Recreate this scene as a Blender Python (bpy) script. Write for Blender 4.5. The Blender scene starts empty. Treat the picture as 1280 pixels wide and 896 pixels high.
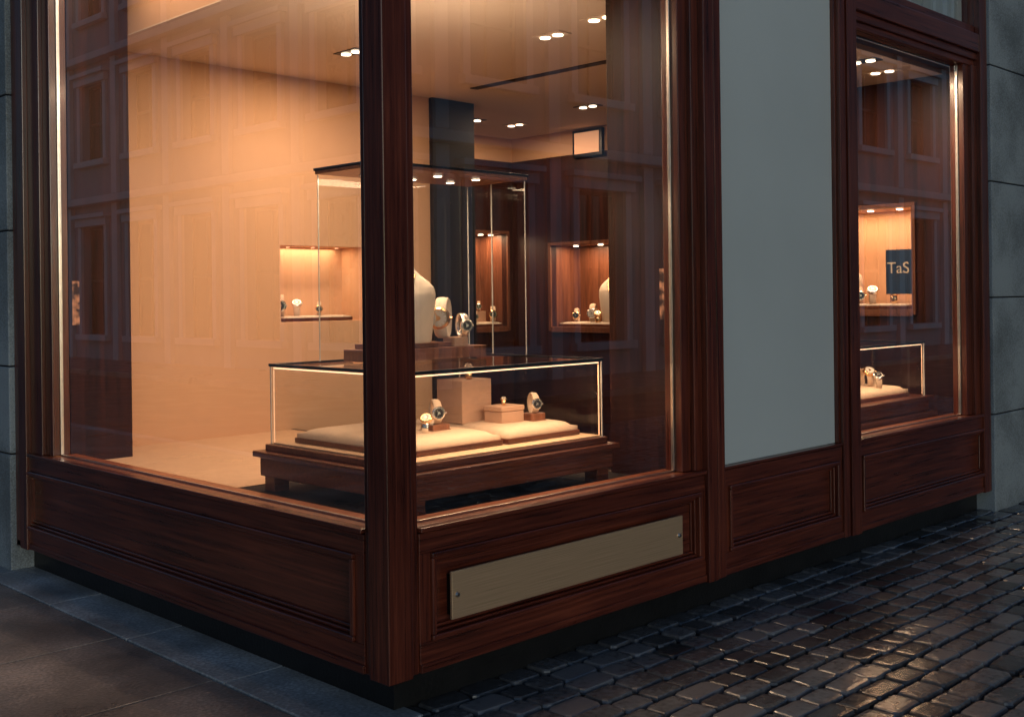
import bpy, bmesh, math, random
from mathutils import Vector, Matrix
random.seed(7)
S = bpy.context.scene
S.view_settings.view_transform = 'Standard'
S.view_settings.look = 'None'
S.view_settings.exposure = 0
COL = S.collection

# ------------------------------------------------------------------ materials
def new_mat(name):
    m = bpy.data.materials.new(name); m.use_nodes = True
    nt = m.node_tree; b = nt.nodes['Principled BSDF']
    return m, nt, b
def N(nt, t, **kw):
    n = nt.nodes.new(t)
    for k, v in kw.items(): setattr(n, k, v)
    return n
def ramp(nt, stops):
    r = nt.nodes.new('ShaderNodeValToRGB')
    e = r.color_ramp.elements
    while len(e) < len(stops): e.new(0.5)
    for i, (p, c) in enumerate(stops):
        e[i].position = p; e[i].color = (c[0], c[1], c[2], 1)
    return r
def simple(name, col, rough=0.5, metal=0.0, var=0.12, scale=8.0, bump=0.0, bscale=60, coat=0.0, spec=0.5):
    m, nt, b = new_mat(name)
    tc = N(nt, 'ShaderNodeTexCoord'); no = N(nt, 'ShaderNodeTexNoise')
    no.inputs['Scale'].default_value = scale; no.inputs['Detail'].default_value = 6
    nt.links.new(tc.outputs['Object'], no.inputs['Vector'])
    r = ramp(nt, [(0.3, [c*(1-var) for c in col]), (0.7, [min(1, c*(1+var)) for c in col])])
    nt.links.new(no.outputs['Fac'], r.inputs[0]); nt.links.new(r.outputs[0], b.inputs['Base Color'])
    b.inputs['Roughness'].default_value = rough; b.inputs['Metallic'].default_value = metal
    b.inputs['Coat Weight'].default_value = coat; b.inputs['Specular IOR Level'].default_value = spec
    if bump:
        n2 = N(nt, 'ShaderNodeTexNoise'); n2.inputs['Scale'].default_value = bscale; n2.inputs['Detail'].default_value = 5
        nt.links.new(tc.outputs['Object'], n2.inputs['Vector'])
        bp = N(nt, 'ShaderNodeBump'); bp.inputs['Strength'].default_value = bump; bp.inputs['Distance'].default_value = 0.01
        nt.links.new(n2.outputs['Fac'], bp.inputs['Height']); nt.links.new(bp.outputs[0], b.inputs['Normal'])
    return m
def wood(name, sc, dark=(0.024,0.0042,0.0026), mid=(0.078,0.0148,0.0078), lite=(0.16,0.036,0.018), rough=0.25, coat=0.25, spec=0.5):
    m, nt, b = new_mat(name)
    tc = N(nt, 'ShaderNodeTexCoord'); mp = N(nt, 'ShaderNodeMapping'); mp.inputs['Scale'].default_value = sc
    nt.links.new(tc.outputs['Object'], mp.inputs[0])
    n1 = N(nt, 'ShaderNodeTexNoise'); n1.inputs['Scale'].default_value = 1.0; n1.inputs['Detail'].default_value = 8
    n1.inputs['Roughness'].default_value = 0.65; n1.inputs['Distortion'].default_value = 0.6
    nt.links.new(mp.outputs[0], n1.inputs['Vector'])
    n3 = N(nt, 'ShaderNodeTexNoise'); n3.inputs['Scale'].default_value = 1.7; n3.inputs['Detail'].default_value = 3
    nt.links.new(tc.outputs['Object'], n3.inputs['Vector'])
    mx = N(nt, 'ShaderNodeMath', operation='MULTIPLY_ADD'); mx.inputs[1].default_value = 0.3
    nt.links.new(n3.outputs['Fac'], mx.inputs[0]); nt.links.new(n1.outputs['Fac'], mx.inputs[2])
    r = ramp(nt, [(0.45, dark), (0.64, mid), (0.88, lite)])
    nt.links.new(mx.outputs[0], r.inputs[0]); nt.links.new(r.outputs[0], b.inputs['Base Color'])
    rr = N(nt, 'ShaderNodeMapRange'); rr.inputs['To Min'].default_value = rough-0.06; rr.inputs['To Max'].default_value = rough+0.16
    nt.links.new(n1.outputs['Fac'], rr.inputs[0]); nt.links.new(rr.outputs[0], b.inputs['Roughness'])
    bp = N(nt, 'ShaderNodeBump'); bp.inputs['Strength'].default_value = 0.2; bp.inputs['Distance'].default_value = 0.003
    nt.links.new(n1.outputs['Fac'], bp.inputs['Height']); nt.links.new(bp.outputs[0], b.inputs['Normal'])
    b.inputs['Coat Weight'].default_value = coat; b.inputs['Coat Roughness'].default_value = 0.15
    b.inputs['Specular IOR Level'].default_value = spec
    return m
def emis(name, col, st):
    m, nt, b = new_mat(name)
    b.inputs['Base Color'].default_value = (*col, 1)
    b.inputs['Emission Color'].default_value = (*col, 1); b.inputs['Emission Strength'].default_value = st
    return m
def glass(name, base=0.07, edge=0.8, tint=(0.97,0.98,0.97)):
    m = bpy.data.materials.new(name); m.use_nodes = True; nt = m.node_tree; nt.nodes.clear()
    o = N(nt, 'ShaderNodeOutputMaterial'); mix = N(nt, 'ShaderNodeMixShader')
    t = N(nt, 'ShaderNodeBsdfTransparent'); t.inputs[0].default_value = (*tint, 1)
    g = N(nt, 'ShaderNodeBsdfGlossy'); g.inputs['Roughness'].default_value = 0.0; g.inputs[0].default_value = (1,1,1,1)
    lw = N(nt, 'ShaderNodeLayerWeight'); lw.inputs[0].default_value = 0.5
    pw = N(nt, 'ShaderNodeMath', operation='POWER'); pw.inputs[1].default_value = 3.5
    nt.links.new(lw.outputs['Facing'], pw.inputs[0])
    ma = N(nt, 'ShaderNodeMath', operation='MULTIPLY_ADD'); ma.inputs[1].default_value = edge; ma.inputs[2].default_value = base
    nt.links.new(pw.outputs[0], ma.inputs[0]); ma.use_clamp = True
    nt.links.new(ma.outputs[0], mix.inputs[0]); nt.links.new(t.outputs[0], mix.inputs[1]); nt.links.new(g.outputs[0], mix.inputs[2])
    nt.links.new(mix.outputs[0], o.inputs[0])
    return m

W_V = wood('wood_vertical', (60,60,1.6))
W_X = wood('wood_along_x', (1.6,60,60))
W_Y = wood('wood_along_y', (60,1.6,60))
WI_V = wood('wood_interior', (26,26,1.0), (0.010,0.003,0.002), (0.030,0.0070,0.0042), (0.058,0.014,0.0085), 0.42, 0.0, 0.3)
WT_X = wood('wood_table_x', (2,60,60), (0.045,0.012,0.006), (0.11,0.030,0.014), (0.19,0.060,0.028), 0.28)
WS = wood('wood_sill_glow', (50,50,50), (0.15,0.038,0.016), (0.23,0.068,0.030), (0.32,0.11,0.05), 0.3)  # lighter orange: glow from inside put into the sill colour
WN = wood('wood_niche', (30,30,2), (0.09,0.030,0.015), (0.16,0.055,0.027), (0.24,0.09,0.045), 0.4)
WT_L = wood('wood_block', (50,50,6), (0.12,0.04,0.02), (0.22,0.08,0.04), (0.32,0.13,0.07), 0.4)
PEACH = simple('plaster_peach', (0.66,0.405,0.25), 0.8, var=0.01, scale=1.2, spec=0.2)
CEIL = simple('ceiling_plaster', (0.74,0.60,0.48), 0.8, var=0.01, scale=2, spec=0.25)
FLOORB = simple('platform_fabric', (0.58,0.38,0.24), 0.9, var=0.05, scale=20, bump=0.2, bscale=300)
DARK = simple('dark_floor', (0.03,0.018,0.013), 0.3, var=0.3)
SHADE = simple('table_shade', (0.014,0.007,0.005), 0.8, var=0.3, scale=30, spec=0.2)  # near-black colour carries the shadow under the tables
COLM = simple('dark_lacquer', (0.014,0.013,0.018), 0.45, var=0.2, spec=0.3)
BLACK = simple('black_plinth', (0.006,0.006,0.007), 0.45, var=0.4, bump=0.2)
BLKMET = simple('black_metal', (0.012,0.011,0.011), 0.3, 0.6)
STEEL = simple('brushed_steel', (0.62,0.56,0.50), 0.28, 1.0, var=0.08, scale=30)
GOLD = simple('gold_metal', (0.85,0.56,0.30), 0.22, 1.0)
SILV = simple('silver_metal', (0.85,0.82,0.78), 0.22, 1.0)
DIAL = simple('watch_dial', (0.02,0.02,0.025), 0.15)
PANE = simple('townhouse_pane', (0.02,0.024,0.03), 0.1)
DIALW = simple('watch_dial_light', (0.55,0.50,0.45), 0.25)
CREAM = simple('cream_leather', (0.64,0.47,0.34), 0.7, var=0.05, scale=30, bump=0.25, bscale=220)
IVORY = simple('ivory_velvet', (0.72,0.60,0.48), 0.85, var=0.03, scale=30, bump=0.15, bscale=300)
BOXM = simple('blush_suede', (0.50,0.30,0.20), 0.8, var=0.05, scale=30, bump=0.15, bscale=300)
BLUE = simple('navy_sign', (0.010,0.035,0.08), 0.4)
BLIND = simple('frosted_blind', (0.44,0.495,0.53), 0.40, var=0.06, scale=0.9, bump=0.02, bscale=4)
GLASS = glass('shop_glass', base=0.17, edge=0.9)
CGLASS = glass('case_glass', base=0.035, edge=0.8)
GEDGE = simple('glass_edge', (0.75,0.72,0.66), 0.15, 0.3)
LEDW = emis('led_warm', (1.0,0.60,0.34), 2.6)
LEDS = emis('led_soft', (1.0,0.58,0.33), 0.9)
LAMP = emis('downlight_lens', (1.0,0.78,0.55), 7.0)
LBLOCK = emis('lit_block_glow', (0.95,0.50,0.27), 0.40)  # emission imitates room light falling on a wall block
REFLGLOW, nt, b = new_mat('reflection_glow')  # painted glow imitating reflections of the lit niches
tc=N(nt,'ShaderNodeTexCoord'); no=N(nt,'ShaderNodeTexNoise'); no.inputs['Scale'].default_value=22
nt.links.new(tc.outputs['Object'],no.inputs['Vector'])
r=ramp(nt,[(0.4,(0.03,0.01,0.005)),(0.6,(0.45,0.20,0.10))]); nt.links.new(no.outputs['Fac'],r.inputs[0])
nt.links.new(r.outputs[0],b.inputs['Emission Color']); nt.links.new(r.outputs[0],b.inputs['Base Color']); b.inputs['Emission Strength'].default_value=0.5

PLQ, nt, b = new_mat('plaque_metal')
tc = N(nt,'ShaderNodeTexCoord'); mp = N(nt,'ShaderNodeMapping'); mp.inputs['Scale'].default_value=(3,3,420)
no = N(nt,'ShaderNodeTexNoise'); no.inputs['Scale'].default_value=1; no.inputs['Detail'].default_value=5
nt.links.new(tc.outputs['Object'],mp.inputs[0]); nt.links.new(mp.outputs[0],no.inputs['Vector'])
r = ramp(nt,[(0.3,(0.62,0.42,0.26)),(0.7,(0.82,0.58,0.38))]); nt.links.new(no.outputs['Fac'],r.inputs[0]); nt.links.new(r.outputs[0],b.inputs['Base Color'])
b.inputs['Metallic'].default_value=0.65
rr=N(nt,'ShaderNodeMapRange'); rr.inputs['To Min'].default_value=0.22; rr.inputs['To Max'].default_value=0.42
nt.links.new(no.outputs['Fac'],rr.inputs[0]); nt.links.new(rr.outputs[0],b.inputs['Roughness'])

def stone(name, c, rough=0.7, lo=0.55, hi=1.5, bs=0.4):
    m, nt, b = new_mat(name)
    tc = N(nt,'ShaderNodeTexCoord')
    a = N(nt,'ShaderNodeTexNoise'); a.inputs['Scale'].default_value=130; a.inputs['Detail'].default_value=4
    l = N(nt,'ShaderNodeTexNoise'); l.inputs['Scale'].default_value=2.2; l.inputs['Detail'].default_value=7
    for q in (a,l): nt.links.new(tc.outputs['Object'],q.inputs['Vector'])
    ad = N(nt,'ShaderNodeMath',operation='MULTIPLY_ADD'); ad.inputs[1].default_value=0.8
    nt.links.new(a.outputs['Fac'],ad.inputs[0]); nt.links.new(l.outputs['Fac'],ad.inputs[2])
    r = ramp(nt,[(0.68,[x*lo for x in c]),(0.90,c),(1.0,[x*hi for x in c])])
    nt.links.new(ad.outputs[0],r.inputs[0]); nt.links.new(r.outputs[0],b.inputs['Base Color'])
    b.inputs['Roughness'].default_value=rough
    bp=N(nt,'ShaderNodeBump'); bp.inputs['Strength'].default_value=bs; bp.inputs['Distance'].default_value=0.004
    nt.links.new(ad.outputs[0],bp.inputs['Height']); nt.links.new(bp.outputs[0],b.inputs['Normal'])
    return m
GRAN = stone('granite_blue_grey', (0.20,0.235,0.265), hi=1.3)
TOWN = stone('townhouse_stone', (0.40,0.39,0.385), 0.8, 0.93, 1.06, 0.1)
TOWN2 = stone('townhouse_trim', (0.66,0.64,0.62), 0.8, 0.94, 1.05, 0.1)

def ground_mat(name, c, rlo, rhi, island=False, speck=90, bstr=0.4):
    m, nt, b = new_mat(name)
    tc = N(nt,'ShaderNodeTexCoord')
    a = N(nt,'ShaderNodeTexNoise'); a.inputs['Scale'].default_value=speck; a.inputs['Detail'].default_value=6
    l = N(nt,'ShaderNodeTexNoise'); l.inputs['Scale'].default_value=1.6; l.inputs['Detail'].default_value=6
    for q in (a,l): nt.links.new(tc.outputs['Object'],q.inputs['Vector'])
    ad = N(nt,'ShaderNodeMath',operation='MULTIPLY_ADD'); ad.inputs[1].default_value=0.6
    nt.links.new(a.outputs['Fac'],ad.inputs[0]); nt.links.new(l.outputs['Fac'],ad.inputs[2])
    src = ad.outputs[0]
    if island:
        g = N(nt,'ShaderNodeNewGeometry'); m2 = N(nt,'ShaderNodeMath',operation='MULTIPLY_ADD'); m2.inputs[1].default_value=0.45
        nt.links.new(g.outputs['Random Per Island'],m2.inputs[0]); nt.links.new(src,m2.inputs[2])
        s2 = N(nt,'ShaderNodeMath',operation='SUBTRACT'); s2.inputs[1].default_value=0.22
        nt.links.new(m2.outputs[0],s2.inputs[0]); src=s2.outputs[0]
    r = ramp(nt,[(0.55,[x*0.45 for x in c]),(0.8,c),(1.0,[x*1.9 for x in c])])
    nt.links.new(src,r.inputs[0]); nt.links.new(r.outputs[0],b.inputs['Base Color'])
    rr = N(nt,'ShaderNodeMapRange'); rr.inputs['From Min'].default_value=0.35; rr.inputs['From Max'].default_value=0.65
    rr.inputs['To Min'].default_value=rlo; rr.inputs['To Max'].default_value=rhi
    nt.links.new(l.outputs['Fac'],rr.inputs[0]); nt.links.new(rr.outputs[0],b.inputs['Roughness'])
    bp=N(nt,'ShaderNodeBump'); bp.inputs['Strength'].default_value=bstr; bp.inputs['Distance'].default_value=0.005
    nt.links.new(a.outputs['Fac'],bp.inputs['Height']); nt.links.new(bp.outputs[0],b.inputs['Normal'])
    return m
COB = ground_mat('wet_cobble', (0.062,0.064,0.070), 0.10, 0.24, True, 34, 0.28)
SLAB = ground_mat('wet_slab', (0.155,0.138,0.132), 0.26, 0.5, False, 70)
BORD = ground_mat('granite_border', (0.24,0.26,0.28), 0.32, 0.6, False, 70)
ASPH = ground_mat('asphalt', (0.045,0.045,0.048), 0.4, 0.7, False, 60)
MORT = simple('mortar', (0.008,0.007,0.007), 0.8, var=0.3, scale=60, spec=0.2)

# ------------------------------------------------------------------ builders
def empty(name):
    e = bpy.data.objects.new(name, None); COL.objects.link(e); e.empty_display_size = 0.2; return e
def finish(bm, name, mats, parent=None, smooth=False):
    me = bpy.data.meshes.new(name); bm.normal_update(); bm.to_mesh(me); bm.free()
    o = bpy.data.objects.new(name, me); COL.objects.link(o)
    if not isinstance(mats, (list, tuple)): mats = [mats]
    for m in mats: me.materials.append(m)
    if smooth:
        for p in me.polygons: p.use_smooth = True
    if parent: o.parent = parent
    return o
def boxes(name, mat, parent, bl, bevel=0.0, seg=2):
    bm = bmesh.new()
    for (x0,x1,y0,y1,z0,z1) in bl:
        if x0>x1: x0,x1=x1,x0
        if y0>y1: y0,y1=y1,y0
        if z0>z1: z0,z1=z1,z0
        t = bmesh.new(); bmesh.ops.create_cube(t, size=1.0)
        for v in t.verts:
            v.co = Vector(((x0+x1)/2+v.co.x*(x1-x0),(y0+y1)/2+v.co.y*(y1-y0),(z0+z1)/2+v.co.z*(z1-z0)))
        bv = min(bevel, 0.3*min(x1-x0,y1-y0,z1-z0))
        if bv>0: bmesh.ops.bevel(t, geom=t.edges[:], offset=bv, segments=seg, affect='EDGES', profile=0.5)
        tm = bpy.data.meshes.new('t'); t.to_mesh(tm); t.free(); bm.from_mesh(tm); bpy.data.meshes.remove(tm)
    return finish(bm, name, mat, parent)
def quad(name, mat, parent, pts):
    bm = bmesh.new(); bm.faces.new([bm.verts.new(p) for p in pts]); return finish(bm, name, mat, parent)
def area(name, loc, sx, sy, power, col=(1,0.63,0.36), parent=None, d=(0,0,-1), spread=math.pi):
    l = bpy.data.lights.new(name,'AREA'); l.shape='RECTANGLE'; l.size=sx; l.size_y=sy; l.energy=power; l.color=col; l.spread=spread
    o = bpy.data.objects.new(name,l); COL.objects.link(o); o.location=loc
    if abs(d[0])<1e-6 and abs(d[1])<1e-6:
        o.rotation_euler = (0,0,0) if d[2]<0 else (math.pi,0,0)
    else:
        o.rotation_euler = Vector(d).to_track_quat('-Z','Y').to_euler()
    if parent: o.parent=parent
    return o

def F(side,s0,s1,d0,d1,z0,z1):
    return (s0,s1,d0,d1,z0,z1) if side=='R' else (d0,d1,s0,s1,z0,z1)

store = empty('jewelry_store')
WH = {'R':W_X,'L':W_Y}
ZB, ZS, ZH = 0.141, 0.650, 3.01
boxes('corner_post', W_V, store, [(-0.012,0.10,-0.012,0.10,ZB-0.004,3.6),(0.10,0.142,0.006,0.10,ZB,3.6),(0.006,0.10,0.10,0.142,ZB,3.6),(0.10,0.125,0.10,0.125,0.64,3.6)], 0.004)
def base(side,s0,s1,tag,m0,m1):
    h=WH[side]
    boxes('stall_riser_'+tag,h,store,[F(side,s0,s1,0.030,0.11,ZB,ZS-0.002)],0.002)
    boxes('rails_'+tag,h,store,[F(side,s0,s1,0.0,0.032,0.5705,ZS-0.004),F(side,s0,s1,0.0,0.032,ZB+0.002,0.2495),F(side,s0,s1,-0.008,0.0,ZB+0.003,0.175)],0.003)
    boxes('stiles_'+tag,W_V,store,[F(side,s0,m0-0.0005,0.001,0.032,0.2495,0.5705),F(side,m1+0.0005,s1,0.001,0.032,0.2495,0.5705)],0.002)
    for k,(a,w,dd) in enumerate([(0.0,0.020,-0.014),(0.021,0.012,0.006),(0.036,0.012,0.018)]):
        A0,A1,Z0,Z1=m0+a,m1-a,0.250+a,0.570-a
        boxes('moulding_%s_h%d'%(tag,k),h,store,[F(side,A0,A1,dd,0.032,Z1-w,Z1),F(side,A0,A1,dd,0.032,Z0,Z0+w)],0.005,3)
        boxes('moulding_%s_v%d'%(tag,k),W_V,store,[F(side,A0,A0+w,dd+0.0015,0.032,Z0+w,Z1-w),F(side,A1-w,A1,dd+0.0015,0.032,Z0+w,Z1-w)],0.005,3)
base('R',0.142,1.905,'r1',0.195,1.865)
base('R',2.055,3.205,'r2',2.10,3.16)
base('R',3.385,5.20,'r3',3.43,5.14)
base('L',0.142,3.30,'l1',0.195,3.20)
boxes('sill_r',W_X,store,[(0.142,1.905,-0.014,0.03,ZS,0.668),(3.385,5.20,-0.014,0.03,ZS,0.668),(2.055,3.205,-0.006,0.03,ZS,0.664)],0.004)
boxes('sill_l',W_Y,store,[(-0.014,0.03,0.142,3.14,ZS,0.668)],0.004)
boxes('sill_inset',WS,store,[(0.142,1.78,0.0305,0.0755,ZS,0.667),(3.388,4.95,0.0305,0.0755,ZS,0.667),(0.0305,0.0755,0.142,2.905,ZS,0.667)],0.002)
boxes('inner_sill_r',WS,store,[(0.15,1.79,0.092,0.16,0.62,0.672),(3.40,5.15,0.092,0.16,0.62,0.672)],0.003)
boxes('inner_sill_l',WS,store,[(0.092,0.16,0.162,2.90,0.62,0.6715)],0.003)
boxes('glazing_trim',STEEL,store,[(0.142,1.772,0.076,0.090,0.655,0.676),(0.076,0.090,0.142,2.90,0.655,0.676),
    (1.764,1.774,0.074,0.090,0.676,3.01),(0.074,0.090,2.893,2.903,0.676,3.29),(3.40,4.94,0.076,0.090,0.655,0.676),(4.934,4.943,0.074,0.090,0.676,3.01),
    (0.142,0.150,0.078,0.092,0.676,3.01),(0.078,0.092,0.151,0.158,0.676,3.01)],0.002)
boxes('pilasters_r',W_V,store,[(1.775,1.845,0.035,0.13,0.668,3.01),(1.845,1.907,0.012,0.13,0.668,3.6),
    (1.907,1.985,-0.020,0.12,ZB-0.003,3.6),(1.985,1.998,0.010,0.12,ZB,3.6),(1.998,2.057,-0.012,0.12,ZB-0.002,3.6),
    (2.057,2.075,0.012,0.12,0.664,3.6),(3.19,3.207,0.012,0.12,0.664,3.6),
    (3.207,3.27,-0.012,0.12,ZB-0.002,3.6),(3.27,3.283,0.010,0.12,ZB,3.6),(3.283,3.388,-0.020,0.12,ZB-0.003,3.6),(3.388,3.40,0.03,0.12,0.668,3.01),
    (4.944,5.02,0.035,0.13,0.668,3.01),(5.02,5.10,0.012,0.13,0.668,3.01),(5.10,5.205,-0.016,0.12,ZB-0.003,3.75)],0.004)
boxes('pilasters_l',W_V,store,[(0.035,0.13,2.904,2.99,0.668,3.29),(0.012,0.13,2.99,3.14,0.668,3.6),(-0.016,0.12,3.14,3.235,ZB-0.003,3.6),(0.008,0.12,3.235,3.25,ZB,3.6),(-0.008,0.12,3.25,3.308,ZB,3.6)],0.004)
boxes('head_beam_r',W_X,store,[(0.142,1.907,0.0,0.12,3.01,3.13),(2.075,3.19,0.01,0.12,3.55,3.65),(3.388,5.10,-0.010,0.12,3.10,3.22),(3.388,5.10,0.012,0.12,3.05,3.10),(3.388,5.10,0.03,0.12,3.01,3.05),(3.40,5.09,0.02,0.12,3.222,3.28),(3.388,5.10,0.0,0.12,3.60,3.65)],0.004)
boxes('head_beam_l',W_Y,store,[(0.0,0.12,0.142,2.99,3.29,3.45)],0.004)
boxes('transom_backing',BLIND,store,[(3.42,5.08,0.10,0.118,3.28,3.60),(0.13,1.9,0.10,0.118,3.13,3.64)])
quad('transom_glass',GLASS,store,[(3.42,0.06,3.28),(5.08,0.06,3.28),(5.08,0.06,3.60),(3.42,0.06,3.60)])
quad('pane_r1',GLASS,store,[(0.125,0.083,0.66),(1.80,0.083,0.66),(1.80,0.083,3.03),(0.125,0.083,3.03)])
quad('pane_r2',GLASS,store,[(3.39,0.083,0.66),(4.96,0.083,0.66),(4.96,0.083,3.03),(3.39,0.083,3.03)])
quad('pane_l1',GLASS,store,[(0.083,0.125,0.66),(0.083,2.92,0.66),(0.083,2.92,3.30),(0.083,0.125,3.30)])
boxes('plinth',BLACK,store,[(0.09,5.21,0.09,0.14,-0.05,ZB+0.001),(0.09,0.14,0.14,3.31,-0.05,ZB+0.001)])
def stonewall(name,side,s0,s1,joints,top=3.75):
    bl=[]
    for a,c in zip(joints[:-1],joints[1:]):
        s=s0
        while s<s1-0.01:
            e=min(s+1.25,s1); bl.append(F(side,s+0.003,e-0.003,-0.035,0.4,a+0.004,c-0.004)); s=e
    boxes(name,GRAN,store,bl,0.006)
    boxes(name+'_core',MORT,store,[F(side,s0+0.01,s1-0.01,-0.022,0.38,joints[0],joints[-1])])
stonewall('granite_wall_r','R',5.212,11.5,[-0.05,0.655,1.45,2.24,3.03,3.82])
stonewall('granite_wall_l','L',3.315,9.6,[-0.05,0.65,1.14,1.90,2.66,3.42,3.8])
boxes('upper_wall',GRAN,store,[(-0.03,11.5,-0.03,0.4,3.83,7.2),(-0.03,0.4,0.4,9.6,3.83,7.2)],0.01)
boxes('fascia',W_X,store,[(-0.02,5.21,-0.02,0.12,3.652,3.828)],0.01)
boxes('fascia_left',W_Y,store,[(-0.02,0.12,0.12,3.31,3.652,3.828),(0.0,0.12,0.12,3.31,3.45,3.652)],0.01)
boxes('cornice',TOWN2,store,[(-0.2,11.5,-0.2,0.3,7.2,7.5),(-0.2,0.3,0.3,9.6,7.2,7.5)],0.02)
boxes('roof',BLACK,store,[(0.3,11.5,0.3,9.6,7.25,7.35)])

# ---- interior shell
boxes('ceiling',CEIL,store,[(0.49,5.15,0.13,4.5,3.0,3.006)])
boxes('ceiling_return',PEACH,store,[(0.491,0.51,0.30,3.3,3.006,3.38),(0.13,0.51,0.3,3.3,3.38,3.40),(0.13,0.491,0.13,0.30,3.0,3.006)])
boxes('ceiling_void',BLACK,store,[(0.52,5.6,0.125,4.9,3.01,3.12)])
boxes('bulkhead',WI_V,store,[(3.40,5.15,0.13,0.20,2.972,2.999)])
boxes('ceiling_slot',BLACK,store,[(3.03,3.10,0.9,2.8,2.994,3.002)])
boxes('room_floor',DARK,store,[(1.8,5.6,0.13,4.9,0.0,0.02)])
boxes('display_platform',FLOORB,store,[(0.1,1.81,0.11,3.3,0.55,0.62),(3.38,5.15,0.12,1.0,0.55,0.62)])
boxes('under_table_shade',SHADE,store,[(0.165,1.80,0.165,1.50,0.62,0.624),(3.40,5.14,0.165,0.99,0.62,0.624)],0.001)  # dark sheets laid in place of the tables' shadow
boxes('platform_front',WI_V,store,[(1.81,1.84,0.5,3.3,0.02,0.622)])
boxes('partition_r',WI_V,store,[(1.79,1.85,0.131,0.48,0.6,2.999)],0.003)
boxes('partition_l',WI_V,store,[(0.131,0.485,2.90,2.96,0.6,3.375)],0.003)
boxes('niche_reflection_glow',REFLGLOW,store,[(0.145,0.185,2.893,2.899,1.37,1.61),(1.784,1.789,0.135,0.162,1.38,1.62)],0.001)  # glowing strips added in place of niche reflections on the partitions
boxes('blind_backing',DARK,store,[(1.86,3.39,0.125,0.17,0.02,2.999)])  # unseen backing added to block light behind the blind
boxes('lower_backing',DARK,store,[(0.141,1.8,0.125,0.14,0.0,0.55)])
boxes('wood_column',COLM,store,[(3.07,3.50,3.26,3.62,0.02,2.999)],0.004)
boxes('side_wall',PEACH,store,[(3.40,3.48,3.62,4.5,0.02,2.999)])
def Wb(ax,p,s0,s1,d0,d1,z0,z1):
    return (s0,s1,p+d0,p+d1,z0,z1) if ax=='Y' else (p+d0,p+d1,s0,s1,z0,z1)
def wall(name,ax,p,s0,s1,z0,z1,niches,mat,th=0.06):
    bl=[];s=s0
    for (a,c,y0,y1) in sorted(niches):
        bl.append(Wb(ax,p,s,a,0,th,z0,z1)); bl.append(Wb(ax,p,a,c,0,th,z0,y0)); bl.append(Wb(ax,p,a,c,0,th,y1,z1)); s=c
    bl.append(Wb(ax,p,s,s1,0,th,z0,z1))
    boxes(name,mat,store,bl)
def niche(tag,ax,p,a,c,z0,z1,inner,power,frame=True,dep=0.36,frm=WN):
    boxes('niche_lining_'+tag,inner,store,[Wb(ax,p,a-0.03,a-0.001,0.061,dep,z0,z1),Wb(ax,p,c+0.001,c+0.03,0.061,dep,z0,z1),
        Wb(ax,p,a-0.03,c+0.03,dep,dep+0.03,z0,z1),Wb(ax,p,a-0.03,c+0.03,0.061,dep+0.03,z1,z1+0.03)])
    boxes('niche_shelf_'+tag,frm,store,[Wb(ax,p,a,c,-0.02 if frame else 0.002,dep,z0-0.03,z0+0.012)],0.003)
    if frame:
        w=0.028
        boxes('niche_frame_'+tag,frm,store,[Wb(ax,p,a-w,c+w,-0.022,0.0,z1,z1+w),Wb(ax,p,a-w,a,-0.022,0.0,z0-w,z1),Wb(ax,p,c,c+w,-0.022,0.0,z0-w,z1),Wb(ax,p,a,c,-0.0235,0.0,z0-w-0.01,z0-0.031)],0.003)
    m=(a+c)/2
    L=c-a
    if ax=='Y': area('niche_light_'+tag,(m,p+0.17,z1-0.008),L*0.8,0.12,power,parent=store)
    else: area('niche_light_'+tag,(p+0.17,m,z1-0.008),0.12,L*0.8,power,parent=store)
    hs=0.018 if frame else 0.010
    for i in range(3):
        s=a+L*(0.2+0.3*i)
        boxes('niche_spot_%s_%d'%(tag,i),LAMP if frame else LEDS,store,[Wb(ax,p,s-hs,s+hs,0.10,0.10+2*hs,z1-0.012,z1-0.002)],0.004)
nRefl=(1.74,2.42,1.33,1.86)
wall('peach_wall','Y',3.3,0.1,3.07,0.55,3.39,[nRefl],PEACH)
niche('p','Y',3.3,1.74,2.42,1.33,1.86,PEACH,2.6,False,dep=0.24,frm=PEACH)  # added niche standing in for a reflection in the glass
nB=(4.62,5.06,1.2,2.09)
wall('back_wall','Y',4.5,3.48,5.15,0.02,2.78,[nB],WI_V)
niche('b','Y',4.5,*nB,WN,9)
boxes('back_wall_upper',PEACH,store,[(3.48,5.15,4.498,4.56,2.78,2.999),(5.148,5.21,2.9,4.498,2.78,2.999)])
boxes('side_wall_upper',WI_V,store,[(5.148,5.21,0.13,2.899,2.78,2.999)])
nA=(3.0,3.99,1.2,1.96); nC=(0.5,1.25,1.36,2.10)
wall('right_wall','X',5.15,0.13,4.56,0.02,2.78,[nA,nC],WI_V)
niche('a','X',5.15,*nA,WN,11)
niche('c','X',5.15,*nC,PEACH,6)
boxes('wall_lit_block_frame',BLKMET,store,[(5.11,5.147,3.33,3.68,2.74,2.985)],0.003)
boxes('wall_lit_block',LBLOCK,store,[(5.10,5.109,3.36,3.65,2.77,2.96)],0.003)  # lit look of the block put into its material as glow
boxes('room_end',DARK,store,[(0.0,5.8,4.95,5.0,0,3.1),(5.75,5.8,0.2,4.95,0,3.1)])

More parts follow.
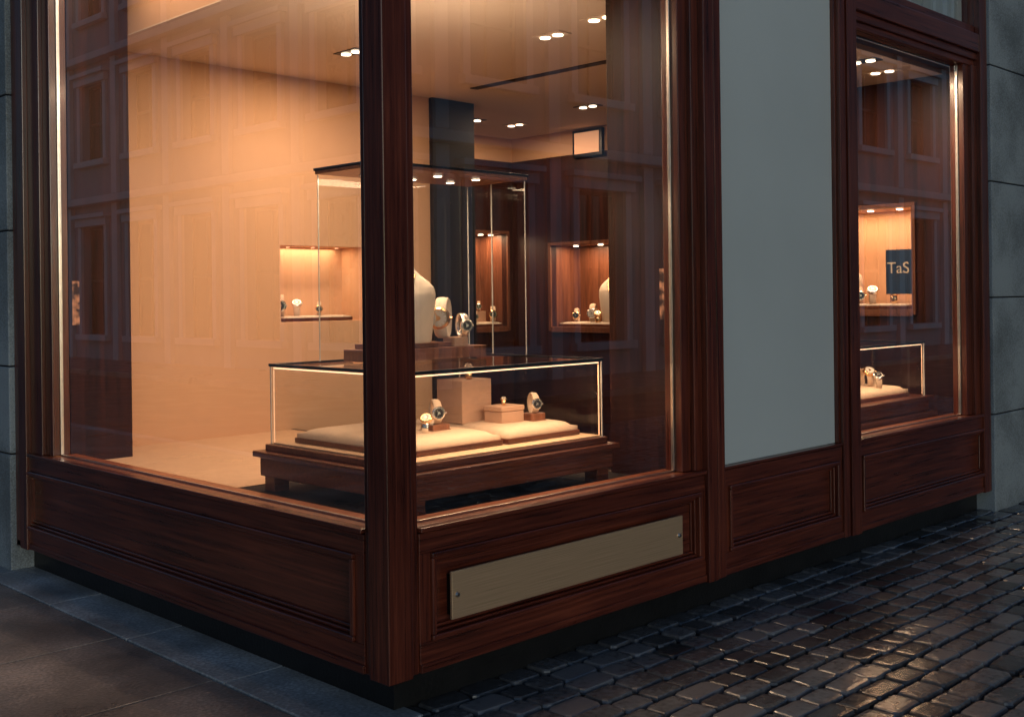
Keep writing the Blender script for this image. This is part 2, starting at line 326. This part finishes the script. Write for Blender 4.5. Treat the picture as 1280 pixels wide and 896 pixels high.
n=0
def downlight(x,y,power,lamp=True):
    global n
    d=empty('recessed_downlight')
    for o in (-0.05,0.05):
        bm=bmesh.new(); bmesh.ops.create_cone(bm,cap_ends=True,segments=20,radius1=0.030,radius2=0.030,depth=0.006,matrix=Matrix.Translation((x,y+o,2.990)))
        finish(bm,'lens',LAMP,d)
    boxes('trim',BLKMET if n%2 else CEIL,d,[(x-0.055,x+0.055,y-0.11,y+0.11,2.9935,2.9995)],0.002)
    if lamp: area('lamp',(x,y,2.982),0.14,0.22,power,(1,0.67,0.42),d)
    n+=1
for x,y,p in [(2.27,1.29,20),(4.26,2.75,12),(4.5,3.8,12),(1.68,2.41,34),(0.9,1.0,16),(4.31,0.42,30)]:
    downlight(x,y,p)
for x,y in [(2.17,0.83),(4.07,3.88),(4.73,0.5)]:
    downlight(x,y,0,False)
area('wall_wash_fill',(0.30,1.6,3.36),0.2,2.2,17,(1,0.68,0.43),store)  # unseen fill lamp added to wash the peach wall

# ---- blind
boxes('window_blind',BLIND,None,[(2.076,3.189,0.035,0.05,0.664,3.55)],0.002)
# ---- plaque
pl=empty('brass_plaque')
boxes('plate',PLQ,pl,[(0.288,1.71,-0.012,-0.0005,0.308,0.485)],0.002)
boxes('plate_standoff',BLKMET,pl,[(0.30,1.70,-0.0005,0.034,0.32,0.47)])
for x in (0.315,1.683):
    bm=bmesh.new(); bmesh.ops.create_cone(bm,cap_ends=True,segments=20,radius1=0.011,radius2=0.007,depth=0.008,matrix=Matrix.Translation((x,-0.016,0.397))@Matrix.Rotation(math.pi/2,4,'X'))
    finish(bm,'screw',STEEL,pl)
    boxes('screw_slot',BLACK,pl,[(x-0.006,x+0.006,-0.0206,-0.0195,0.396,0.398)])

# ---- display table
tb=empty('display_table')
boxes('table_top',WT_X,tb,[(0.32,1.61,0.27,1.39,0.778,0.805),(0.345,1.585,0.295,1.365,0.69,0.778)],0.005)
boxes('tier',WT_X,tb,[(0.36,1.57,0.31,1.345,0.805,0.835)],0.005)
boxes('legs',WT_X,tb,[(x,x+0.08,y,y+0.08,0.62,0.69) for x in (0.36,1.49) for y in (0.31,1.27)],0.004)
def case(name,x0,x1,y0,y1,z0,z1,rim=0.008,post=0.004,rimmat=BLKMET):
    c=empty(name)
    quad('glass_front',CGLASS,c,[(x0,y0,z0),(x1,y0,z0),(x1,y0,z1),(x0,y0,z1)])
    quad('glass_left',CGLASS,c,[(x0,y1,z0),(x0,y0,z0),(x0,y0,z1),(x0,y1,z1)])
    quad('glass_back',CGLASS,c,[(x1,y1,z0),(x0,y1,z0),(x0,y1,z1),(x1,y1,z1)])
    quad('glass_right',CGLASS,c,[(x1,y0,z0),(x1,y1,z0),(x1,y1,z1),(x1,y0,z1)])
    boxes('edge_posts',GEDGE,c,[(x-post,x+post,y-post,y+post,z0,z1-0.001) for x in (x0,x1) for y in (y0,y1)],0.001)
    return c
c1=case('glass_display_case',0.38,1.55,0.33,1.32,0.835,1.197,post=0.003)
boxes('top_rim',BLKMET,c1,[(0.372,1.558,0.322,0.336,1.190,1.204),(0.372,1.558,1.314,1.328,1.190,1.204),(0.372,0.386,0.336,1.314,1.190,1.204),(1.544,1.558,0.336,1.314,1.190,1.204)],0.002)
quad('glass_top',CGLASS,c1,[(0.386,0.336,1.199),(1.544,0.336,1.199),(1.544,1.314,1.199),(0.386,1.314,1.199)])
boxes('led_strips',LEDW,c1,[(0.39,1.54,0.338,0.343,1.180,1.185),(0.388,0.393,0.35,1.31,1.180,1.185)])
boxes('led_posts',LEDS,c1,[(0.386,0.390,1.306,1.310,0.84,1.175),(1.538,1.542,0.338,0.342,0.84,1.175)])
area('case_led_front',(0.96,0.37,1.176),1.1,0.02,6,parent=c1,d=(0,0,-1))
boxes('case_floor',FLOORB,c1,[(0.386,1.544,0.336,1.314,0.836,0.842)])
def cushion(name,x0,x1,y0,y1,z,h=0.045,mat=CREAM):
    e=empty(name)
    boxes('tray',WT_X,e,[(x0-0.008,x1+0.008,y0-0.008,y1+0.008,z,z+0.024)],0.004)
    bm=bmesh.new(); nx=14
    top=[]
    for s in (0,1):
        for i in range(nx+1):
            for j in range(nx+1):
                u=i/nx*2-1; v=j/nx*2-1
                e1=max(0,(1-abs(u)**6)*(1-abs(v)**6))**0.45
                X=(x0+x1)/2+u*(x1-x0)/2; Y=(y0+y1)/2+v*(y1-y0)/2
                zz=z+0.024+(h*(0.42+0.58*e1) if s else 0)
                top.append(bm.verts.new((X,Y,zz)))
    M=(nx+1)**2
    idx=lambda s,i,j:top[s*M+i*(nx+1)+j]
    for i in range(nx):
        for j in range(nx):
            bm.faces.new([idx(1,i,j),idx(1,i+1,j),idx(1,i+1,j+1),idx(1,i,j+1)])
    for i in range(nx):
        bm.faces.new([idx(0,i,0),idx(0,i+1,0),idx(1,i+1,0),idx(1,i,0)]); bm.faces.new([idx(0,i+1,nx),idx(0,i,nx),idx(1,i,nx),idx(1,i+1,nx)])
        bm.faces.new([idx(0,0,i+1),idx(0,0,i),idx(1,0,i),idx(1,0,i+1)]); bm.faces.new([idx(0,nx,i),idx(0,nx,i+1),idx(1,nx,i+1),idx(1,nx,i)])
    bmesh.ops.recalc_face_normals(bm,faces=bm.faces[:])
    finish(bm,'pad',mat,e,True)
    return e
cushion('display_cushion',0.45,0.99,0.44,1.22,0.843)
cushion('display_cushion',1.03,1.49,0.43,1.15,0.843)
def block(name,cx,cy,z,w,d,h,mat,lid=False):
    e=empty(name)
    boxes('body',mat,e,[(cx-w/2,cx+w/2,cy-d/2,cy+d/2,z,z+h*(0.68 if lid else 1))],0.004,3)
    if lid: boxes('lid',mat,e,[(cx-w/2-0.003,cx+w/2+0.003,cy-d/2-0.003,cy+d/2+0.003,z+h*0.69,z+h)],0.005,3)
    else: boxes('foot',mat,e,[(cx-w/2-0.004,cx+w/2+0.004,cy-d/2-0.004,cy+d/2+0.004,z-0.002,z+0.006)],0.002)
    return e
ZC=0.908
block('display_block',1.15,0.85,ZC,0.19,0.18,0.20,BOXM)
block('jewelry_box',1.225,0.655,ZC,0.145,0.12,0.08,BOXM,True)
block('wood_display_block',1.355,0.59,ZC,0.085,0.08,0.038,WT_L)
block('wood_display_block',0.80,0.66,ZC,0.10,0.085,0.03,WT_L)
block('wood_display_block',0.62,0.82,ZC,0.10,0.09,0.03,WT_L)

def watch(cx,cy,z,R=0.034,yaw=-2.3,tilt=0.0,lying=False,metal=SILV,band=CREAM,dial=DIAL):
    e=empty('wrist_watch')
    M=Matrix.Translation((cx,cy,z+R))@Matrix.Rotation(yaw,4,'Z')@Matrix.Rotation(tilt,4,'Y')
    if lying: M=Matrix.Translation((cx,cy,z+R*0.62))@Matrix.Rotation(yaw,4,'Z')@Matrix.Rotation(-0.9,4,'Y')
    bm=bmesh.new(); K=40; rings=[]
    for i in range(K):
        a=2*math.pi*i/K
        wd=R*(0.40-0.10*abs(math.sin(a/2)))
        prof=[(1.0,-wd),(1.07,-wd*0.8),(1.10,0),(1.07,wd*0.8),(1.0,wd),(0.93,0)]
        rings.append([bm.verts.new(M@Vector((R*p*math.cos(a)*0.92,y,R*p*math.sin(a)))) for p,y in prof])
    for i in range(K):
        A=rings[i];B=rings[(i+1)%K]
        for j in range(6): bm.faces.new([A[j],A[(j+1)%6],B[(j+1)%6],B[j]])
    bmesh.ops.recalc_face_normals(bm,faces=bm.faces[:]); finish(bm,'strap',band,e,True)
    def disc(nm,r1,r2,dep,off,mat):
        bm=bmesh.new(); bmesh.ops.create_cone(bm,cap_ends=True,segments=28,radius1=r1,radius2=r2,depth=dep,matrix=M@Matrix.Translation((R*0.92+off,0,0))@Matrix.Rotation(math.pi/2,4,'Y'))
        finish(bm,nm,mat,e)
    disc('case',R*0.58,R*0.58,R*0.22,R*0.08,metal)
    disc('bezel',R*0.58,R*0.48,R*0.10,R*0.24,metal)
    disc('dial',R*0.43,R*0.43,R*0.01,R*0.295,dial)
    disc('subdial',R*0.12,R*0.12,R*0.004,R*0.302,metal)
    bm=bmesh.new()
    for a,l in ((0.6,0.34),(2.4,0.26)):
        q=M@Matrix.Translation((R*0.92+R*0.308,0,0))@Matrix.Rotation(a,4,'X')
        vs=[bm.verts.new(q@Vector(v)) for v in ((0,-R*0.03,0),(0,R*0.03,0),(0,R*0.02,R*l),(0,-R*0.02,R*l))]; bm.faces.new(vs)
    for i in range(12):
        q=M@Matrix.Translation((R*0.92+R*0.304,0,0))@Matrix.Rotation(i*math.pi/6,4,'X')
        vs=[bm.verts.new(q@Vector(v)) for v in ((0,-R*0.02,R*.33),(0,R*0.02,R*.33),(0,R*0.02,R*.41),(0,-R*0.02,R*.41))]; bm.faces.new(vs)
    finish(bm,'hands',GOLD if dial is DIALW else SILV,e)
    bm=bmesh.new(); bmesh.ops.create_cone(bm,cap_ends=True,segments=12,radius1=R*0.07,radius2=R*0.07,depth=R*0.12,matrix=M@Matrix.Translation((R*1.0,R*0.64,0))@Matrix.Rotation(math.pi/2,4,'X'))
    finish(bm,'crown',metal,e)
    return e
watch(1.355,0.59,ZC+0.038,0.046,-2.0)
watch(0.80,0.66,ZC+0.030,0.052,-2.0,metal=SILV)
watch(0.725,0.62,ZC,0.046,-2.6,lying=True,metal=GOLD,band=SILV,dial=DIALW)
watch(0.62,0.82,ZC+0.030,0.036,-2.5)
watch(1.15,0.82,ZC+0.20,0.040,-2.2,lying=True,metal=SILV,band=GOLD,dial=DIALW)
watch(1.22,0.655,ZC+0.08,0.022,-2.2,lying=True,metal=GOLD,band=GOLD,dial=DIALW)

def bust(cx,cy,z,H=0.34,yaw=-2.3,mat=IVORY,necklace=True):
    e=empty('necklace_bust')
    prof=[(0,0.36,0.20),(0.03,0.385,0.21),(0.25,0.41,0.23),(0.50,0.44,0.25),(0.60,0.445,0.24),(0.68,0.42,0.21),(0.75,0.35,0.18),(0.82,0.25,0.145),(0.89,0.175,0.125),(0.95,0.155,0.12),(1.0,0.16,0.125)]
    P=[]
    for a,b in zip(prof[:-1],prof[1:]):
        for t in (0,0.33,0.66): P.append(tuple(a[k]+(b[k]-a[k])*t for k in range(3)))
    P.append(prof[-1])
    M=Matrix.Translation((cx,cy,z))@Matrix.Rotation(yaw,4,'Z')
    bm=bmesh.new(); K=32; R=[]
    for (h,w,d) in P:
        fw=0.05*math.sin(min(1,h/0.7)*math.pi)
        R.append([bm.verts.new(M@Vector(((d*math.cos(a)+ (fw if math.cos(a)>0 else 0)*math.cos(a))*H, w*math.sin(a)*H*0.92, h*H))) for a in [2*math.pi*i/K for i in range(K)]])
    for A,B in zip(R[:-1],R[1:]):
        for i in range(K): bm.faces.new([A[i],A[(i+1)%K],B[(i+1)%K],B[i]])
    bm.faces.new(R[-1]); bm.faces.new(R[0][::-1])
    finish(bm,'form',mat,e,True)
    if necklace:
        cu=bpy.data.curves.new('necklace','CURVE'); cu.dimensions='3D'; cu.bevel_depth=H*0.008; cu.bevel_resolution=2
        sp=cu.splines.new('POLY'); pts=[]
        for i in range(25):
            t=-1+2*i/24
            h=0.84-0.30*(1-t*t)**0.8
            yy=t*0.17
            for a,b in zip(prof[:-1],prof[1:]):
                if a[0]<=h<=b[0]:
                    k=(h-a[0])/(b[0]-a[0]); ww=a[1]+(b[1]-a[1])*k; dd=a[2]+(b[2]-a[2])*k
            dd+=0.05*math.sin(min(1,h/0.7)*math.pi)
            q=min(0.99,abs(yy)/(ww*0.92)); xx=dd*math.sqrt(1-q*q)+0.008
            pts.append(M@Vector((xx*H,yy*H,h*H)))
        sp.points.add(len(pts)-1)
        for p_,v in zip(sp.points,pts): p_.co=(*v,1)
        o=bpy.data.objects.new('necklace',cu); COL.objects.link(o); o.parent=e; cu.materials.append(GOLD)
        bm=bmesh.new(); bmesh.ops.create_icosphere(bm,subdivisions=2,radius=H*0.025,matrix=Matrix.Translation(pts[12]-Vector((0,0,H*0.03))))
        finish(bm,'pendant',SILV,e,True)
    return e

# ---- upper case
c2=case('glass_display_case',0.59,1.54,0.81,1.23,1.206,2.075,post=0.0025)
boxes('canopy',BLKMET,c2,[(0.575,1.555,0.795,1.245,2.094,2.106)],0.002)
boxes('canopy_soffit',WT_L,c2,[(0.58,1.55,0.80,1.24,2.078,2.094)],0.002)
boxes('mid_joint',GEDGE,c2,[(1.5375,1.5425,1.0475,1.0525,1.206,2.075)])
for x in (0.78,1.07,1.32):
  for y in (0.93,1.12):
    bm=bmesh.new(); bmesh.ops.create_cone(bm,cap_ends=True,segments=18,radius1=0.020,radius2=0.020,depth=0.006,matrix=Matrix.Translation((x,y,2.075)))
    finish(bm,'spot_lens',LAMP,c2)
    bm=bmesh.new(); bmesh.ops.create_cone(bm,cap_ends=True,segments=18,radius1=0.030,radius2=0.030,depth=0.004,matrix=Matrix.Translation((x,y,2.0775)))
    finish(bm,'spot_ring',STEEL,c2)
area('canopy_light',(0.95,1.02,2.068),0.7,0.25,12,(1,0.68,0.42),c2)
area('ceiling_fill',(1.05,1.02,2.12),0.8,0.3,12,(1,0.70,0.46),c2,d=(0,0,1))  # unseen fill lamp added to brighten the ceiling
pd=empty('display_plinth')
boxes('lower_step',WT_L,pd,[(0.65,1.33,0.88,1.13,1.206,1.262)],0.004)
boxes('upper_step',WT_L,pd,[(0.70,1.12,0.90,1.11,1.262,1.285)],0.003)
block('display_block',1.18,0.94,1.264,0.09,0.085,0.042,BOXM)
bust(0.90,1.0,1.285,0.385,-2.35)
watch(1.21,0.925,1.306,0.055,-1.9,metal=SILV,band=SILV)
watch(1.155,1.00,1.306,0.092,-2.5,metal=GOLD,band=IVORY,dial=DIALW)

# ---- niche contents
cushion('display_cushion',4.66,5.02,4.53,4.78,1.213,0.02,IVORY)
block('display_block',4.86,4.70,1.26,0.12,0.12,0.10,BOXM)
watch(4.86,4.68,1.36,0.045,-2.3); watch(4.74,4.60,1.26,0.05,-2.3); watch(4.97,4.60,1.26,0.07,-2.3,metal=GOLD,band=CREAM)
cushion('display_cushion',5.18,5.45,3.05,3.93,1.213,0.02,IVORY)
bust(5.34,3.34,1.25,0.48,math.pi+0.2)
watch(5.28,3.60,1.255,0.08,-2.6,dial=DIALW); watch(5.28,3.80,1.255,0.06,-2.6,metal=GOLD); watch(5.22,3.2,1.255,0.09,-2.6)
watch(5.23,3.50,1.255,0.055,-2.6,lying=True,metal=GOLD,band=GOLD)
cushion('display_cushion',5.18,5.45,0.56,1.2,1.373,0.015,IVORY)
watch(5.25,0.86,1.412,0.07,-2.6,lying=True,dial=DIALW); watch(5.26,0.70,1.412,0.06,-2.6,lying=True,metal=GOLD,band=GOLD); watch(5.28,0.98,1.412,0.06,-2.5)
bust(5.33,1.10,1.412,0.30,math.pi)
cushion('display_cushion',1.80,2.36,3.35,3.52,1.343,0.015,IVORY)  # filling of the added reflection niche
watch(1.95,3.42,1.382,0.06,-2.2,lying=True,dial=DIALW); watch(2.12,3.40,1.382,0.045,-2.2,metal=GOLD); watch(1.84,3.45,1.382,0.07,-2.2)
sg=empty('navy_sign')
boxes('panel',BLUE,sg,[(5.185,5.197,0.505,0.72,1.48,1.80)],0.002)
tx=bpy.data.curves.new('lettering','FONT'); tx.body='TaS'; tx.size=0.115; tx.extrude=0.001
to=bpy.data.objects.new('lettering',tx); COL.objects.link(to); to.parent=sg
to.matrix_world=Matrix.Translation((5.1835,0.71,1.63))@Matrix(((0,0,-1,0),(-1,0,0,0),(0,1,0,0),(0,0,0,1)))
tx.materials.append(simple('cream_letter',(0.7,0.6,0.45),0.5))

# ---- second window table + case
t2=empty('display_table')
boxes('table_top',WT_X,t2,[(3.50,4.86,0.22,0.93,0.772,0.80),(3.53,4.83,0.245,0.9,0.70,0.772)],0.005)
boxes('plinth_base',WT_X,t2,[(3.50,4.86,0.20,0.93,0.62,0.70)],0.005)
c3=case('glass_display_case',3.58,4.79,0.26,0.88,0.80,1.155)
boxes('top_rim',BLKMET,c3,[(3.572,4.798,0.252,0.266,1.152,1.163),(3.572,4.798,0.874,0.888,1.152,1.163),(3.572,3.586,0.266,0.874,1.152,1.163),(4.784,4.798,0.266,0.874,1.152,1.163)],0.002)
boxes('led_strips',LEDW,c3,[(3.6,4.77,0.268,0.273,1.140,1.145)])
boxes('led_posts',LEDS,c3,[(4.778,4.782,0.268,0.272,0.81,1.14)])
area('case_led',(4.2,0.30,1.138),1.0,0.02,5,parent=c3,d=(0,0,-1))
cushion('display_cushion',3.95,4.70,0.33,0.82,0.802,0.05)
watch(4.3,0.6,0.875,0.06,-2.0); watch(4.45,0.5,0.875,0.07,-2.2,lying=True,metal=GOLD,dial=DIALW); watch(4.15,0.55,0.875,0.06,-2.3,lying=True); watch(4.55,0.62,0.875,0.055,-2.0,metal=GOLD)
watch(4.40,0.40,0.875,0.055,-2.4,lying=True)
block('display_block',4.35,0.72,0.875,0.12,0.1,0.10,BOXM)

# ------------------------------------------------------------------ ground
bm=bmesh.new(); bmesh.ops.create_grid(bm,x_segments=1,y_segments=1,size=400,matrix=Matrix.Translation((0,0,-0.06)))
finish(bm,'ground',ASPH)
pv=empty('pavement')
boxes('bed',MORT,pv,[(-3.2,0.12,-6.0,40,-0.05,-0.012)])
bl=[]
ys=[0.87+0.825*i for i in range(-8,30)]
for y0,y1 in zip(ys[:-1],ys[1:]):
    for x0,x1 in ((-1.15,-0.185),(-2.15,-1.15),(-3.15,-2.15)):
        dz=random.uniform(-0.0015,0.0015)
        bl.append((x0+0.004,x1-0.004,y0+0.004,y1-0.004,-0.05,0.0+dz))
boxes('slabs',SLAB,pv,bl,0.004)
bl=[]
y=-0.02
while y<30:
    e=y+0.825; bl.append((-0.181,0.14,y+0.003,e-0.003,-0.05,0.003)); y=e
boxes('border_strip',BORD,pv,bl,0.005)
boxes('kerb',BORD,pv,[(-3.30,-3.155,-6,40,-0.06,0.002)],0.01)
bm=bmesh.new()
def cobble(x0,x1,y0,y1,z):
    cx,cy=(x0+x1)/2,(y0+y1)/2; hw,hd=(x1-x0)/2,(y1-y0)/2
    tx_,ty_=random.uniform(-0.022,0.022),random.uniform(-0.028,0.028)
    jit=[(random.uniform(-0.0045,0.0045),random.uniform(-0.0045,0.0045)) for _ in range(12)]
    rings=[]
    for k,(ins,dz) in enumerate(((0,-0.05),(0.0,-0.012),(0.0025,-0.004),(0.007,0.0),(0.024,0.001))):
        w,d=hw-ins,hd-ins; c=min(0.022,0.38*min(w,d)); c2=c*0.3
        pts=[(w-c,-d),(w-c2,-d+c2),(w,-d+c),(w,d-c),(w-c2,d-c2),(w-c,d),(-w+c,d),(-w+c2,d-c2),(-w,d-c),(-w,-d+c),(-w+c2,-d+c2),(-w+c,-d)]
        rings.append([bm.verts.new((cx+px+jit[i][0],cy+py+jit[i][1],z+dz+(px*tx_+py*ty_ if k>0 else 0))) for i,(px,py) in enumerate(pts)])
    for A,B in zip(rings[:-1],rings[1:]):
        for i in range(12): bm.faces.new([A[i],A[(i+1)%12],B[(i+1)%12],B[i]])
    bm.faces.new(rings[-1])
y=0.10; row=0
while y>-5.2:
    h=random.uniform(0.112,0.134)
    x=(-0.10 if y>-0.0 else -0.24)
    first=True
    while x<13:
        w=random.uniform(0.13,0.215)
        if first: w*=0.5+0.5*(row%2); first=False
        g=0.006
        cobble(x+g,x+w-g,y-h+g+random.uniform(-0.002,0.003),y-g+random.uniform(-0.003,0.002),random.uniform(-0.004,0.004))
        x+=w
    y-=h; row+=1
cs=finish(bm,'cobblestone_paving',COB,None,False)
boxes('mortar_bed',MORT,cs,[(0.1,13,-5.2,0.12,-0.055,-0.020),(-0.24,0.1,-5.2,-0.02,-0.055,-0.0205)])

# ------------------------------------------------------------------ townhouses across the streets (seen as reflections)
def townhouse(side,p,s0,s1,fl=4):
    e=empty('stone_townhouse')
    def B(a,b,d0,d1,z0,z1):
        return (a,b,p+d0,p+d1,z0,z1) if side=='y' else (p+d0,p+d1,a,b,z0,z1)
    walls=[];trim=[];gl=[];fr=[]
    fh=[4.2]+[3.6]*(fl-1); z=-0.05; pitch=2.6; n_=int((s1-s0)/pitch)
    for f,hh in enumerate(fh):
        wz0=z+(0.9 if f else 0.7); wz1=z+hh-0.75
        walls.append(B(s0,s0+n_*pitch,-0.3,0,z,wz0)); walls.append(B(s0,s0+n_*pitch,-0.3,0,wz1,z+hh))
        for i in range(n_):
            a=s0+i*pitch; w0=a+0.65;w1=a+1.95
            walls.append(B(a,w0,-0.3,-0.001,wz0,wz1)); walls.append(B(w1,a+pitch,-0.3,-0.001,wz0,wz1))
            gl.append(B(w0,w1,-0.28,-0.26,wz0,wz1))
            m=(w0+w1)/2
            fr += [B(w0,w0+0.07,-0.26,-0.2,wz0,wz1),B(w1-0.07,w1,-0.26,-0.2,wz0,wz1),B(m-0.03,m+0.03,-0.26,-0.2,wz0,wz1),B(w0+0.07,w1-0.07,-0.26,-0.19,(wz0+wz1)/2-0.03,(wz0+wz1)/2+0.03),B(w0+0.07,w1-0.07,-0.26,-0.19,wz1-0.07,wz1)]
            trim += [B(w0-0.16,w0,0,0.07,wz0,wz1),B(w1,w1+0.16,0,0.07,wz0,wz1),B(w0-0.22,w1+0.22,0,0.13,wz1,wz1+0.2),B(w0-0.30,w1+0.30,0,0.22,wz1+0.2,wz1+0.3),B(w0-0.2,w1+0.2,0,0.16,wz0-0.14,wz0)]
            trim.append(B(a-0.14,a+0.14,0,0.10,z,z+hh-0.25))
        trim.append(B(s0,s0+n_*pitch,0,0.28,z+hh-0.22,z+hh-0.05))
        z+=hh
    trim.append(B(s0,s0+n_*pitch,-0.3,0.6,z,z+0.4))
    boxes('walls',TOWN,e,walls); boxes('trim',TOWN2,e,trim); boxes('panes',PANE,e,gl); boxes('frames',BLKMET,e,fr)
    boxes('body',BLACK,e,[B(s0,s0+n_*pitch,-8,-0.31,-0.05,z)])
townhouse('y',-10.0,4.0,42.0)
townhouse('x',-10.0,5.0,42.0)
boxes('far_pavement',SLAB,None,[(4,42,-10,-7.8,-0.06,0.05),(-10,-7.8,5,42,-0.06,0.05)],0.01)

# ------------------------------------------------------------------ world, sun
w=bpy.data.worlds.new('World'); S.world=w; w.use_nodes=True; nt=w.node_tree
bg=nt.nodes['Background']; sky=nt.nodes.new('ShaderNodeTexSky'); sky.sky_type='NISHITA'; sky.sun_disc=False
az=Vector((-0.35,-0.94,0)).normalized(); el=math.radians(8)
sky.sun_elevation=el; sky.sun_rotation=math.atan2(az.x,az.y)
mixc=nt.nodes.new('ShaderNodeMix'); mixc.data_type='RGBA'; mixc.blend_type='MULTIPLY'; mixc.inputs[0].default_value=1.0
mixc.inputs[7].default_value=(0.57,0.77,1.08,1)
nt.links.new(sky.outputs[0],mixc.inputs[6]); nt.links.new(mixc.outputs[2],bg.inputs['Color'])
bg.inputs['Strength'].default_value=0.115
sl=bpy.data.lights.new('sun','SUN'); sl.energy=0.22; sl.angle=math.radians(12); sl.color=(0.94,0.94,0.95)
so=bpy.data.objects.new('sun',sl); COL.objects.link(so)
dirv=-(az*math.cos(el)+Vector((0,0,math.sin(el))))
so.rotation_euler=dirv.to_track_quat('-Z','Y').to_euler()

# ------------------------------------------------------------------ camera
cam=bpy.data.cameras.new('camera'); co=bpy.data.objects.new('camera',cam); COL.objects.link(co)
cam.sensor_width=36; cam.lens=36*1400/1280; cam.shift_y=-78/1280; cam.clip_end=2000; cam.clip_start=0.05
rho=math.radians(0.7); k=math.sqrt(0.5)
R0=Vector((k,-k,0)); Z=Vector((0,0,1)); Bk=Vector((-k,-k,0))
R=R0*math.cos(rho)-Z*math.sin(rho); U=Z*math.cos(rho)+R0*math.sin(rho)
M=Matrix.Identity(4)
for i in range(3): M[i][0]=R[i]; M[i][1]=U[i]; M[i][2]=Bk[i]
M[0][3],M[1][3],M[2][3]=-2.470,-3.102,1.5
co.matrix_world=M
S.camera=co
